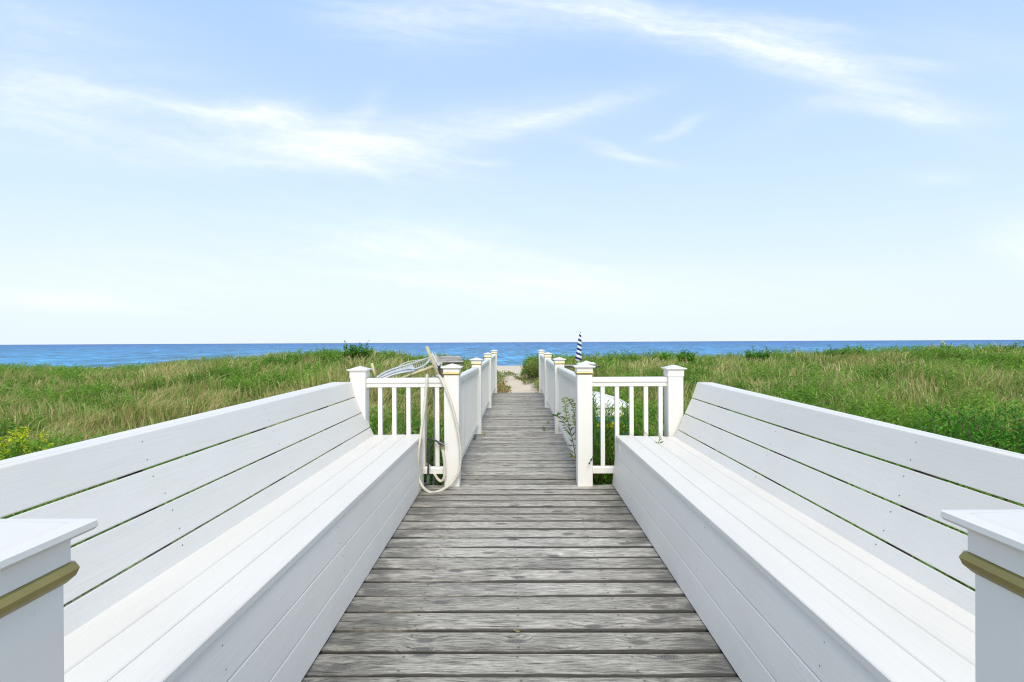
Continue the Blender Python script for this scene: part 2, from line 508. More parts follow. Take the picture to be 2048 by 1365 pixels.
def path_mask(x, y):
    """1 on the bare sand path beyond the walkway"""
    cx = .05 + .0 * y
    cx = .14 - .05 * (y - 12) + .06 * np.sin(y * 1.3)
    hw = np.clip(.56 - .045 * (y - 12), .3, 1) + .05 * np.sin(y * 2.9 + x * 2)
    d = np.abs(x - cx) - hw
    m = 1 / (1 + np.exp(np.clip(d * 9, -30, 30)))
    return m * (y > 11.2)

def sstep(a, b, v):
    u = np.clip((v - a) / (b - a), 0, 1)
    return u * u * (3 - 2 * u)

def gz(x, y):
    x = np.asarray(x, float); y = np.asarray(y, float)
    xc = np.where(y > 2, x * 19 / np.maximum(y, 6), x * 3)
    xc = np.where(np.abs(x) < 1.4, x, xc)
    crest = np.interp(xc, CX, CT) - .46
    near = -.55 + 0 * x
    f = sstep(5.0, 19.0, y)
    z = near * (1 - f) + crest * f
    z = z + (vn(x, y, 1.9, 1) - .5) * .16 * sstep(3, 7, y) + (vn(x, y, 5.0, 2) - .5) * .16 * sstep(4, 9, y)
    # path
    pz = -.13 + .10 * sstep(13, 17.5, y) + (vn(x, y, .5, 5) - .5) * .07
    pm = path_mask(x, y)
    pm = np.where(y > 24, 0, pm)
    z = z * (1 - pm) + pz * pm
    # under the deck
    # back slope, beach
    b = sstep(19.5, 30.0, y)
    beach = -2.2 - 1.3 * np.clip((y - 30) / 61.0, 0, 3)
    z = z * (1 - b) + beach * b + (vn(x, y, 3.0, 8) - .5) * .12 * b
    return z

def build_ground():
    ys = np.concatenate([np.arange(-60, -2, 6.0), np.arange(-2, 12, .5), np.arange(12, 24, .16), np.arange(24, 34, .6), np.arange(34, 120, 3.0)])
    xs = np.concatenate([-np.geomspace(1500, 30, 14), np.arange(-26, -3, .6), np.arange(-3, 3.01, .13), np.arange(3.5, 26.1, .6), np.geomspace(30, 1500, 14)])
    X, Y = np.meshgrid(xs, ys)
    Z = gz(X, Y)
    v = np.stack([X, Y, Z], -1).reshape(-1, 3)
    nx, ny = len(xs), len(ys)
    i = np.arange((ny - 1) * nx).reshape(ny - 1, nx)[:, :-1].ravel()
    f = np.stack([i, i + 1, i + nx + 1, i + nx], -1)
    me = bpy.data.meshes.new('ground')
    me.from_pydata(v.tolist(), [], f.tolist())
    a = me.attributes.new('soil', 'FLOAT', 'POINT')
    pm = path_mask(X, Y)
    soil = (1 - sstep(.15, .6, pm)) * (1 - sstep(20, 24, Y))
    a.data.foreach_set('value', soil.ravel().astype(np.float32))
    me.materials.append(M_SAND)
    me.shade_smooth()
    o = bpy.data.objects.new('ground', me); COL.objects.link(o)
    tag(o, 'pale sand dune and beach under the grass', kind='structure')
build_ground()
SEA_Z = -3.5
ys = [78, 85, 92, 100, 130, 200, 400, 805]
xs = [-2600, -800, -200, 0, 200, 800, 2600]
sv = [(x, y, SEA_Z) for y in ys for x in xs]
sf = [(j * 7 + i, j * 7 + i + 1, j * 7 + i + 8, j * 7 + i + 7) for j in range(7) for i in range(6)]
sea = mesh_obj('sea', sv, sf, M_SEA)
tag(sea, 'deep blue open sea up to the horizon', kind='structure')

# ------------------------------------------------------------------ deck and walkway
PITCH = .1441
def drift(y):
    return .032 * np.clip((y - 4.3) / 7.8, 0, 1)
def deck_z(y):
    return -.04 * float(sstep(4.6, 6.9, y))

def plank_mesh(L, W, seed, th=.034):
    r = random.Random(seed)
    n = 7
    ring = []
    for k in range(n):
        x = -L / 2 + L * k / (n - 1)
        e0 = r.uniform(-.0028, .0028); e1 = r.uniform(-.0028, .0028); h = r.uniform(-.0015, .0015)
        y0, y1 = -W / 2 + e0, W / 2 + e1
        ring.append([(x, y0, -th), (x, y0, -.006 + h), (x, y0 + .005, h), (x, y1 - .005, h), (x, y1, -.006 + h), (x, y1, -th)])
    return MB().loft(ring)

def make_boards(parent, name, L, cx, k0, k1, seeds):
    protos = []
    for s in seeds:
        mb = plank_mesh(L, PITCH - .0145, s)
        me = bpy.data.meshes.new(name); me.from_pydata(mb.v, [], mb.f); me.materials.append(M_DECK)
        protos.append(me)
    for k in range(k0, k1):
        y = 1.852 + PITCH * (k + .5)
        o = bpy.data.objects.new(name, protos[(k * 5 + 3) % len(protos)])
        COL.objects.link(o); o.parent = parent
        c = cx + (drift(y) if name == 'walkway_plank' else 0)
        o.location = (c + random.uniform(-.006, .006), y + random.uniform(-.0022, .0022), deck_z(y) + random.uniform(-.0022, .0022))
        o.rotation_euler = (random.uniform(-.004, .004), random.uniform(-.0012, .0012) + (PI if False else 0), random.uniform(-.0022, .0022))

plat = thing('deck_platform', 'weathered grey plank floor between the two white benches', 'deck', (0, 0, 0))
plat['kind'] = 'structure'; del plat['category']
make_boards(plat, 'plank', 3.5, .0125, -13, 17, (1, 2, 3, 4, 5))
jb = MB()
for x in (-1.3, -.45, .48, 1.3):
    jb.box(x - .02, x + .02, .1, 4.24, -.19, -.040)
jb.build('joist', M_BEAM, plat)
walk = thing('boardwalk', 'long narrow walkway of weathered grey planks leading to the beach', 'boardwalk', (0, 0, 0))
walk['kind'] = 'structure'; del walk['category']
make_boards(walk, 'plank', 1.27, .02, 17, 71, (11, 12, 13, 14, 15))
jb = MB()
for x in (-.42, .48):
    jb.box(x - .02, x + .02, 4.30, 12.05, -.26, -.085)
for y in (6.86, 9.48, 12.0):
    jb.box(-.56, .62, y - .05, y + .02, -.40, -.262)
jb.build('joist', M_BEAM, walk)

# ------------------------------------------------------------------ benches
def bench(side, label):
    """side +1 right, -1 left. Lines are (x,z) at the near end (y=1.4) and the far end."""
    B = thing('bench', label, 'bench', (0, 0, 0), 'white built-in benches either side of the deck')
    Y0 = .70 if side > 0 else .66
    if side > 0:
        yf_back = [4.18, 4.18, 4.18, 4.18]; yseat = [4.25, 4.225, 4.205, 4.19]; yfront = 4.27
        back = [((1.492, .862), (1.478, .862)), ((1.457, .735), (1.434, .735)), ((1.402, .607), (1.375, .607)), ((1.346, .476), (1.319, .476)), ((1.300, .385), (1.272, .385))]
        cap = (1.545, 1.600)
        seat = [(.872, .830), (.996, .954), (1.118, 1.085), (1.242, 1.219), (1.330, 1.300)]
        floor = (.79, .80)
    else:
        yf_back = [4.238, 4.238, 4.30, 4.30]; yseat = [4.335, 4.325, 4.315, 4.31]; yfront = 4.27
        back = [((-1.425, .872), (-1.366, .872)), ((-1.375, .747), (-1.332, .747)), ((-1.308, .617), (-1.276, .617)), ((-1.255, .486), (-1.226, .486)), ((-1.215, .385), (-1.180, .385))]
        cap = (-1.515, -1.520)
        seat = [(-.835, -.790), (-.967, -.933), (-1.094, -1.062), (-1.250, -1.212)]
        floor = (-.765, -.767)
    ZS, ZN = .418, 1.4
    s = side
    def lerp(a, b, y):
        yf = 4.24
        return a + (b - a) * (y - ZN) / (yf - ZN)
    def board(name, sec_near, sec_far, y0, y1, c=.003, lab=None, segs=8):
        """sections given at y=1.4 and y=4.24"""
        rings = []
        for k in range(segs + 1):
            y = y0 + (y1 - y0) * k / segs
            sec = [(lerp(a[0], b[0], y), lerp(a[1], b[1], y)) for a, b in zip(sec_near, sec_far)]
            rings.append([(p[0], y, p[1]) for p in chamfer(sec, c)])
        o = MB().loft(rings).build(name, M_BOARD, B)
        return o
    # backrest boards, front faces between the measured gap lines
    scr = MB()
    TH = .028
    for i in range(4):
        secs = []
        for e in (0, 1):
            p = Vector(back[i][e]); q = Vector(back[i + 1][e])
            d = (q - p).normalized()
            nrm = Vector((-d.y, d.x)) * (1 if s > 0 else -1)
            if nrm.x * s < 0:
                nrm = -nrm
            a = p + d * (.0 if i == 0 else .0035); b = q - d * (.0035 if i < 3 else 0)
            if i == 0:
                secs.append([tuple(a), (a.x + s * .034, a.y), tuple(b + nrm * TH), tuple(b)])
            else:
                secs.append([tuple(a), tuple(a + nrm * TH), tuple(b + nrm * TH), tuple(b)])
        board('back_board', secs[0], secs[1], Y0, yf_back[i])
        for yb in (.98, 1.90, 2.82, 3.72):
            for fr in (.24, .76):
                p0 = Vector((lerp(back[i][0][0], back[i][1][0], yb), lerp(back[i][0][1], back[i][1][1], yb)))
                q0 = Vector((lerp(back[i + 1][0][0], back[i + 1][1][0], yb), lerp(back[i + 1][0][1], back[i + 1][1][1], yb)))
                if i == 3 and fr > .5:
                    continue
                m = p0.lerp(q0, fr); d = (q0 - p0).normalized(); n2 = Vector((d.y, -d.x))
                if n2.x * s > 0:
                    n2 = -n2
                jx = random.uniform(-.012, .012)
                c3 = Vector((m.x, yb + jx, m.y)); nn3 = Vector((n2.x, 0, n2.y)); dd = Vector((d.x, 0, d.y)); yy = Vector((0, 1, 0))
                scr.add([c3 + nn3 * .0008 + (dd * math.cos(a) + yy * math.sin(a)) * .0026 for a in [2 * PI * k / 8 for k in range(8)]], [tuple(range(8))])
    # flat cap board behind the top edge
    n0, f0 = back[0]
    board('cap_board', [(n0[0] + s * .035, n0[1]), (cap[0], n0[1]), (cap[0], n0[1] - .026), (n0[0] + s * .045, n0[1] - .026)],
          [(f0[0] + s * .035, f0[1]), (cap[1], f0[1]), (cap[1], f0[1] - .026), (f0[0] + s * .045, f0[1] - .026)], Y0, yf_back[0] - (0 if s > 0 else .0))
    # seat
    for i in range(len(seat) - 1):
        a, b = seat[i], seat[i + 1]
        g = .0013
        mk = lambda e: [(a[e] + (s * g if i else 0), ZS), (b[e] - s * g, ZS), (b[e] - s * g, ZS - .030), (a[e] + (s * g if i else 0), ZS - .030)]
        board('seat_board', mk(0), mk(1), Y0, yseat[min(i, 3)], .0035)
    # front boards
    z1 = ZS - .031
    zz = [z1, .255, .128, .004]
    def fx(e, z):
        top = seat[0][e] + s * .010
        return floor[e] + (top - floor[e]) * z / z1
    for i in range(3):
        a, b = zz[i], zz[i + 1] + .0015
        mk = lambda e: [(fx(e, a), a), (fx(e, a) + s * .022, a), (fx(e, b) + s * .022, b), (fx(e, b), b)]
        board('front_board', mk(0), mk(1), Y0, yfront, .0035)
        for yb in (.98, 1.45, 2.35, 3.27):
            for fr in (.25, .75):
                z = a + (b - a) * fr
                x = lerp(fx(0, z), fx(1, z), yb) - s * .0009
                yq = yb + random.uniform(-.01, .01)
                scr.add([(x, yq + .0025 * math.cos(q), z + .0025 * math.sin(q)) for q in [2 * PI * k / 8 for k in range(8)]], [tuple(range(8))])
    # end panel, dark inner frame and back supports
    inner = abs(floor[1]) + .03; outer = abs(seat[-1][1]) - .015
    e = MB()
    e.box(min(s * inner, s * outer), max(s * inner, s * outer), 4.13, 4.155, .01, ZS - .035)
    e.build('end_panel', M_WHITE, B)
    for y in (.98, 1.90, 2.82, 3.72):
        fr_ = MB()
        fr_.box(min(s * (inner + .06), s * (outer)), max(s * (inner + .06), s * (outer)), y - .02, y + .02, .01, ZS - .035)
        for e2 in (0,):
            pts = []
            for (q, z) in ((back[0], back[0][0][1] - .04), (back[4], .01)):
                x = lerp(q[0][0], q[1][0], y) + s * .034
                if z < .1:
                    x = x - s * .12
                pts.append((x, z))
            (xa, za), (xb, zb) = pts
            fr_.add([(x, yy, z) for (x, z) in ((xa, za), (xa + s * .07, za), (xb + s * .09, zb), (xb, zb)) for yy in (y - .019, y + .019)],
                    [(0, 2, 4, 6), (1, 7, 5, 3), (0, 1, 3, 2), (2, 3, 5, 4), (4, 5, 7, 6), (6, 7, 1, 0)])
        fr_.build('support_frame', M_BEAM, B)
    so = scr.build('screw_heads', M_SCREW, B)
    tag(so, kind='stuff')
    return B
bench(1, 'long white slatted bench with a twig poking through its seat, right of the deck')
bench(-1, 'long white slatted bench ending by the cream hose, left of the deck')

# ------------------------------------------------------------------ posts and railings
def sq_stack(mb, cx, cy, prof):
    rings = [[(cx - h, cy - h, z), (cx + h, cy - h, z), (cx + h, cy + h, z), (cx - h, cy + h, z)] for h, z in prof]
    return mb.loft(rings)

def chamf_ring(cx, cy, h, z, c):
    p = chamfer([(cx - h, cy - h), (cx + h, cy - h), (cx + h, cy + h), (cx - h, cy + h)], c)
    return [(a, b, z) for a, b in p]

def post(parent, cx, cy, zb, band=True, as_thing=None):
    H = .0625
    top = zb + .985
    p = MB().loft([chamf_ring(cx, cy, H, zb - .002, .005), chamf_ring(cx, cy, H, top - .045, .005)]).build('post' if as_thing is None else 'shaft', M_WHITE, parent)
    sub = p if as_thing is None else parent
    k = H + .0045
    cap = MB().loft([chamf_ring(cx, cy, k, top - (.036 if band else .060), .004), chamf_ring(cx, cy, k, top - .010, .004), chamf_ring(cx, cy, k + .003, top - .006, .004),
                     chamf_ring(cx, cy, k + .016, top - .002, .004), chamf_ring(cx, cy, k + .0195, top + .002, .005),
                     chamf_ring(cx, cy, k + .0185, top + .009, .005), chamf_ring(cx, cy, k - .001, top + .0105, .004), chamf_ring(cx, cy, k - .006, top + .0135, .004), chamf_ring(cx, cy, .03, top + .0255, .002), chamf_ring(cx, cy, .004, top + .033, .001)]).build('cap', M_WHITE, sub)
    if band:
        MB().loft([chamf_ring(cx, cy, k - .003, top - .061, .004), chamf_ring(cx, cy, k + .0035, top - .054, .004), chamf_ring(cx, cy, k + .006, top - .046, .004), chamf_ring(cx, cy, k + .003, top - .038, .004), chamf_ring(cx, cy, k - .003, top - .0355, .004)]).build('band', M_GOLD, sub)
    return p

def rail_profile(z0, hgt=.077):
    """cross-section (offset across, z) of the moulded top rail"""
    h = hgt
    return [(-.022, z0), (.022, z0), (.022, z0 + .36 * h), (.034, z0 + .50 * h), (.034, z0 + .80 * h), (.026, z0 + h * .95), (.012, z0 + h), (-.012, z0 + h), (-.026, z0 + h * .95), (-.034, z0 + .80 * h), (-.034, z0 + .50 * h), (-.022, z0 + .36 * h)]

BAL = {}
def baluster_mesh(h):
    k = round(h, 3)
    if k not in BAL:
        mb = MB().box(-.017, .017, -.017, .017, 0, h, .002)
        me = bpy.data.meshes.new('baluster'); me.from_pydata(mb.v, [], mb.f); me.materials.append(M_WHITE); me.update()
        BAL[k] = me
    return BAL[k]

def panel(parent, a, b, za, zb, bals):
    """rails between points a and b (x,y); bals: list of fractions"""
    A, Bp = Vector((a[0], a[1])), Vector((b[0], b[1]))
    d = (Bp - A).normalized(); n = Vector((-d.y, d.x))
    def sweep(prof):
        r = []
        for P, z in ((A, za), (Bp, zb)):
            r.append([(P.x + n.x * o, P.y + n.y * o, z + h) for o, h in prof])
        return MB().loft(r)
    sweep(rail_profile(.823)).build('top_rail', M_WHITE, parent)
    sweep([(-.02, .095), (.02, .095), (.02, .140), (.013, .152), (-.013, .152), (-.02, .140)]).build('bottom_rail', M_WHITE, parent)
    for f in bals:
        P = A.lerp(Bp, f)
        o = bpy.data.objects.new('baluster', baluster_mesh(.674))
        COL.objects.link(o); o.parent = parent
        o.location = (P.x, P.y, za + (zb - za) * f + .1505)
        o.rotation_euler = (0, 0, math.atan2(d.y, d.x))

def railing(side, label):
    R = thing('railing', label, 'railing', (0, 0, 0), 'white railings along the walkway')
    x0 = .5725 if side > 0 else -.5335
    pos = []
    for y in (4.3025, 6.86, 9.48, 12.06):
        x = x0 + float(drift(y)) * (1.15 if side > 0 else 1.0)
        pos.append((x, y))
    for (x, y) in pos:
        post(R, x, y, deck_z(y))
    for i in range(3):
        (xa, ya), (xb, yb) = pos[i], pos[i + 1]
        L = yb - ya
        n = 19
        g0 = .0625 / L
        fr = [(k + 1) / (n + 1) for k in range(n)]
        a = (xa + (xb - xa) * g0, ya + .0625); b = (xb - (xb - xa) * g0, yb - .0625)
        panel(R, a, b, deck_z(ya), deck_z(yb), fr)
    # arm across to the bench
    if side > 0:
        ox = 1.325; bx = [.728, .848, .969, 1.090, 1.212]
    else:
        ox = -1.3125; bx = [-1.140, -1.021, -.902, -.781, -.660]
    oy = 4.3025
    post(R, ox, oy, -.10, band=False).location.z = .082
    a = (x0 + side * .0625, oy); b = (ox - side * .0625, oy)
    panel(R, a, b, 0, 0, [(x - a[0]) / (b[0] - a[0]) for x in bx])
    return R
railing(1, 'white railing right of the walkway, with goldenrod growing through its balusters')
railing(-1, 'white railing left of the walkway, with the cream hose hung over its corner')

def near_post(cx, cy, label):
    T = thing('railing_post', label, 'post', (cx, cy, 0), 'white capped posts at the near end of the benches')
    post(T, 0, 0, 0, as_thing=True)
near_post(.571 + .0670, .655 - .0670, 'white square post with brass band at the near end of the right bench')
near_post(-.549 - .0670, .630 - .0670, 'white square post with brass band at the near end of the left bench')

# ------------------------------------------------------------------ hose, tap
hp = [at(868, 800, 4.42), at(872, 765, 4.40), at(874, 752.5, 4.33), at(882, 757, 4.24), at(896, 790, 4.205), at(907, 825, 4.20), at(917, 870, 4.195), at(921, 910, 4.195),
      at(917, 945, 4.19), at(902, 968, 4.17), at(885, 980, 4.12), at(866, 986.5, 4.08), at(850, 980, 4.07), at(838, 960, 4.10), at(835.5, 930, 4.12), at(837, 900, 4.14), at(842, 865, 4.18),
      at(848, 820, 4.215), at(852, 780, 4.235), at(853.5, 757, 4.25), at(854, 751, 4.30), at(854, 760, 4.37), at(853, 800, 4.40), at(851, 860, 4.42), at(850, 925, 4.42),
      at(857, 931, 4.38), at(868, 948, 4.30), at(876, 960, 4.22), at(883, 963, 4.21), at(888, 955, 4.20), at(889, 935, 4.205), at(887, 912, 4.21), at(884.5, 899, 4.22)]
T = thing('garden_hose', 'cream garden hose looped over the left railing and hanging to the deck', 'hose')
MB().tube(smooth_path(hp, 7), .0115, 10).build('hose_line', M_HOSE, T, smooth=True)
MB().tube([at(884.4, 899, 4.22), at(884.2, 896, 4.22), at(884, 893.5, 4.22)], .015, 10).build('coupling', M_BRASS, T)
T = thing('standpipe', 'dark iron water tap on a thin pipe beside the left bench end', 'tap')
pp = [at(846, 978, 4.22), at(851, 968, 4.225), at(855, 962, 4.23), at(856.5, 930, 4.23), at(858, 905, 4.23), at(859.5, 886, 4.23), at(862, 879, 4.23), at(867, 880, 4.225), at(876, 885, 4.225), at(883, 889, 4.22)]
MB().tube(smooth_path(pp, 4), .0085, 8).build('pipe', M_PIPE, T, smooth=True)
MB().tube([at(855.6, 968, 4.23), at(855.8, 960, 4.23), at(856.2, 952, 4.23)], .0125, 8).build('fitting', M_GREENPIPE, T)
MB().tube([at(877, 885.5, 4.225), at(883, 888, 4.22), at(888, 890, 4.22)], .016, 10).build('valve', M_PIPE, T)
MB().tube([at(884, 888, 4.22), at(884.1, 893, 4.22)], .013, 8).build('spout', M_BRASS, T)
MB().tube([at(887, 890, 4.20), at(890, 889.5, 4.185), at(894.5, 888, 4.18)], .004, 6).build('handle', M_METAL, T)
T = thing('grey_hose', 'thin dark grey hose hanging straight down behind the left railing', 'hose')
MB().tube(smooth_path([at(866, 752, 4.46), at(867, 775, 4.42), at(868.5, 820, 4.40), at(870, 870, 4.41), at(869, 920, 4.42), at(866, 985, 4.44)], 5), .009, 8).build('hose_line', M_GREY, T, smooth=True)

# ------------------------------------------------------------------ clutter beyond the left railing
def stick(a, b, r, mat, label, cat='stick', name='wooden_pole', group=None):
    o = MB().tube([a, a.lerp(b, .5), b], r, 8).build(name, mat, smooth=True)
    tag(o, label, cat, group)
    return o
G = 'pale wooden poles left behind the railing'
stick(at(886, 775, 6.6), at(853, 694, 6.4), .021, M_STICK, 'pale wooden pole standing up against the sea behind the left railing', 'pole', group=G)
stick(at(782, 765, 6.9), at(884, 727, 6.7), .021, M_STICK, 'pale wooden pole slanting low across the grass behind the left railing', 'pole', group=G)
o_ = stick(at(751, 757, 6.0), at(743, 727, 6.0), .016, M_STICK, 'short pale stake leaning beside the left bench-end post cap', 'stake', 'wooden_stake')

def bx(name, mat, parent, c, ax, ay, az, dims, ch=.004):
    """oriented box: centre c, axes, full dims"""
    mb = MB().box(-dims[0] / 2, dims[0] / 2, -dims[1] / 2, dims[1] / 2, -dims[2] / 2, dims[2] / 2, ch)
    o = mb.build(name, mat, parent)
    m = Matrix((ax, ay, az)).transposed().to_4x4(); m.translation = c
    o.matrix_local = m
    return o

def picnic_table(loc, rz, label, L=1.5, W=.72, tilt=0.0, hz=.74):
    T = thing('picnic_table', label, 'table', loc, 'weathered picnic tables in the dune')
    T.rotation_euler = (tilt, 0, rz)
    n = 5
    for k in range(n):
        y = -W / 2 + W * (k + .5) / n
        o = MB().box(-L / 2, L / 2, -W / n / 2 + .006, W / n / 2 - .006, -.038, 0, .004).build('table_plank', M_OLD, T, (0, y, hz))
    for s in (-1, 1):
        for k in (0, 1):
            y = s * (.60 + .13 * k)
            MB().box(-L / 2, L / 2, -.058, .058, -.035, 0, .004).build('bench_plank', M_OLD, T, (0, y, hz - .295))
    for x in (-L / 2 + .22, L / 2 - .22):
        MB().box(x - .02, x + .02, -W / 2 + .03, W / 2 - .03, hz - .125, hz - .040).build('crossbar', M_DARKWOOD, T)
        MB().box(x - .02, x + .02, -.72, .72, hz - .43, hz - .335).build('crossbar', M_DARKWOOD, T)
        for s in (-1, 1):
            MB().tube([(x + .04, s * .26, hz - .05), (x + .04, s * .62, -.25)], .035, 4).build('leg', M_DARKWOOD, T)
    return T
p = at(897, 720, 11.5)
picnic_table((p.x - .08, 11.6, p.z - .72), math.radians(12), 'weathered picnic table with a tilted plank top, left of the walkway', .72, .8, math.radians(8))
p = at(1143, 731, 13.5)
picnic_table((p.x, 13.5, p.z - .74), math.radians(4), 'grey picnic table with white cloths and striped umbrella, right of the walkway', 1.35, .8)

# leaning bundle of whitewashed slats
T = thing('slat_bundle', 'upright faded white wooden slats beside the tall pale pole', 'slats')
for (u0, v0, u1, v1) in ((864, 707, 878, 732), (869, 706, 881, 730), (872, 712, 884, 735), (866, 716, 874, 738)):
    a, b = at(u0, v0, 6.7), at(u1, v1, 6.55)
    d = (b - a); L = d.length; d.normalize(); s_ = d.cross(Vector((0, 1, 0))).normalized(); q = s_.cross(d)
    bx('slat', M_OLD if u0 % 2 else M_METAL, T, (a + b) / 2, d, s_, q, (L, .024, .012), .002)
tag(stick(at(875, 728, 6.75), at(884, 770, 6.75), .028, M_DARKWOOD, 'dark timber stake under the white slats behind the left railing', 'stake', 'timber_stake'))

# white net stretched over a tubular frame lying on the grass
T = thing('net_frame', 'white tubular frame with a pale net draped over it in the grass', 'net')
fa = [at(752, 756, 7.0), at(772, 744, 7.2), at(800, 734, 7.5), at(825, 727, 7.7), at(846, 720, 7.8), at(860, 716, 7.8)]
fb = [at(760, 756, 6.7), at(785, 746, 6.8), at(812, 739, 7.0), at(830, 739, 7.2), at(850, 730, 7.4), at(860, 718, 7.7)]
fc = [at(765, 758, 6.5), at(790, 749, 6.6), at(815, 744, 6.7), at(828, 742, 6.9)]
for q in (fa, fb, fc):
    MB().tube(smooth_path(q, 5), .013, 8).build('frame_tube', M_METAL, T, smooth=True)
bd = MB()
for i in range(3):
    a0, a1 = fa[i], fa[i + 1]; b0, b1 = fb[i], fb[i + 1]
    bd.add([a0 - Vector((0, 0, .02)), a1 - Vector((0, 0, .02)), b1 - Vector((0, 0, .02)), b0 - Vector((0, 0, .02)), a0 - Vector((0, 0, .045)), a1 - Vector((0, 0, .045)), b1 - Vector((0, 0, .045)), b0 - Vector((0, 0, .045))],
           [(0, 1, 2, 3), (7, 6, 5, 4), (0, 4, 5, 1), (2, 6, 7, 3), (1, 5, 6, 2), (3, 7, 4, 0)])
bd.build('canvas', M_METAL, T)
net = MB()
top = smooth_path([at(795, 735, 7.5), at(812, 725, 7.6), at(835, 721, 7.7), at(860, 716, 7.8)], 6)
bot = smooth_path([at(797, 738, 7.2), at(815, 744, 7.1), at(840, 742, 7.3), at(859, 719, 7.7)], 6)
n = len(top)
grid = [[top[i].lerp(bot[i], j / 8) + Vector((0, 0, -.05 * math.sin(PI * j / 8))) for j in range(9)] for i in range(n)]
for i in range(0, n):
    for j in range(8):
        net.tube([grid[i][j], grid[i][j + 1]], .0022, 3)
for j in range(9):
    net.tube([grid[i][j] for i in range(n)], .0022 if 0 < j < 8 else .006, 3)
net.build('net', M_NET, T)

# ------------------------------------------------------------------ umbrella, cloths, box on the right
ub = at(1157.5, 727, 13.5)
T = thing('beach_umbrella', 'closed navy and white striped beach umbrella above the right railing', 'umbrella', (ub.x, 13.5, ub.z))
T.rotation_euler = (0, .06, 0)
MB().tube([(0, 0, -.35), (0, 0, .1), (0, 0, .80)], .018, 8).build('pole', M_WHITE, T, smooth=True)
prof = [(.012, .80), (.02, .77), (.034, .70), (.044, .60), (.052, .48), (.055, .36), (.058, .26), (.070, .18), (.072, .11), (.045, .055), (.02, .05)]
rings = []
for r, z in prof:
    sh = -.02 * (1 - z)
    r *= 1.0
    rings.append([((r * (1 + .16 * math.cos(6 * a + z * 6))) * math.cos(a) + sh, (r * (1 + .16 * math.cos(6 * a + z * 6))) * math.sin(a), z) for a in [2 * PI * k / 36 for k in range(36)]])
MB().loft(rings).build('canopy', M_STRIPE, T, smooth=True)
MB().tube([(0, 0, .80), (0, 0, .825)], .014, 8).build('finial', M_GREY, T)

T = thing('folded_cloth', 'crumpled white cloths piled on the grey picnic table', 'cloth', (at(1172, 729, 13.4).x, 13.35, at(1172, 729, 13.4).z - .01))
for (x, y, sx, sz, ry) in ((-.08, 0, .15, .05, .3), (.07, .03, .17, .06, -.35), (0, -.04, .12, .085, .1)):
    mb = MB(); rings = []
    for k in range(7):
        a = k / 6; h = sz * math.sin(PI * (.08 + .84 * a)) ** .6
        xx = -sx + 2 * sx * a
        rings.append([(xx, -.09 + .01 * math.sin(k * 2.3), 0), (xx + .01, -.08, h * (.8 + .3 * math.sin(k * 3.1))), (xx, 0, h * 1.1 + .008 * math.cos(k * 4)), (xx - .01, .08, h * .9), (xx, .1, 0)])
    o = mb.loft(rings).build('cloth_fold', M_CLOTH, T, smooth=True)
    o.location = (x, y, .012); o.rotation_euler = (0, 0, ry)

# white deck box with a hipped lid and a blue and yellow side, right of the railing
by = 6.9
zl = EYE - (807 - 679 + 1) * by / FPX
T = thing('storage_box', 'low white storage box with hipped lid and blue sides behind the right railing', 'box', (1.10, by, 0))
hw, hd = .33, .42
z0 = zl
MB().loft([[(-hw - .03, -hd - .03, z0), (hw + .03, -hd - .03, z0), (hw + .03, hd + .03, z0), (-hw - .03, hd + .03, z0)],
           [(-hw - .03, -hd - .03, z0 + .028), (hw + .03, -hd - .03, z0 + .028), (hw + .03, hd + .03, z0 + .028), (-hw - .03, hd + .03, z0 + .028)],
           [(-.16, -.02, z0 + .14), (.02, -.02, z0 + .14), (.02, .2, z0 + .14), (-.16, .2, z0 + .14)]]).build('lid', M_WHITE, T)
MB().box(-hw, hw, -hd, hd, z0 - .12, z0 - .002, .006).build('body', M_WHITE, T)
for (a, b) in ((-hw + .01, -.12), (-.10, .10), (.12, hw - .01)):
    MB().box(a, b, -hd + .015, -hd + .05, z0 - .62, z0 - .125, .004).build('side_panel', M_BLUE, T)
MB().box(-.28, .28, -hd - .012, -hd + .012, z0 - .26, z0 - .19, .004).build('stripe', M_YELLOW, T)
MB().box(-hw + .02, hw - .02, -hd + .055, hd, z0 - .66, z0 - .122, .004).build('inner_tub', M_WHITE, T)

# ------------------------------------------------------------------ vegetation
def leaf_mesh(name, P, D, N, L, W, C, mat, parent=None, curve=.25):
    """many pointed leaves: base P, direction D, normal-ish N, length L, width W, colour C (numpy)"""
    n = len(P)
    D = D / np.linalg.norm(D, axis=1, keepdims=True)
    S = np.cross(D, N); S /= np.maximum(np.linalg.norm(S, axis=1, keepdims=True), 1e-6)
    U = np.cross(S, D)
    L = L[:, None]; W = W[:, None]
    v = np.stack([P, P + D * L * .45 + S * W * .5 + U * L * curve * .3, P + D * L - U * L * curve * .35, P + D * L * .45 - S * W * .5 + U * L * curve * .3], 1).reshape(-1, 3)
    i = np.arange(n) * 4
    tri = np.stack([i, i + 1, i + 2, i, i + 2, i + 3], 1).reshape(-1, 3)
    return raw_mesh(name, v, tri, np.repeat(C, 4, axis=0), mat, parent)

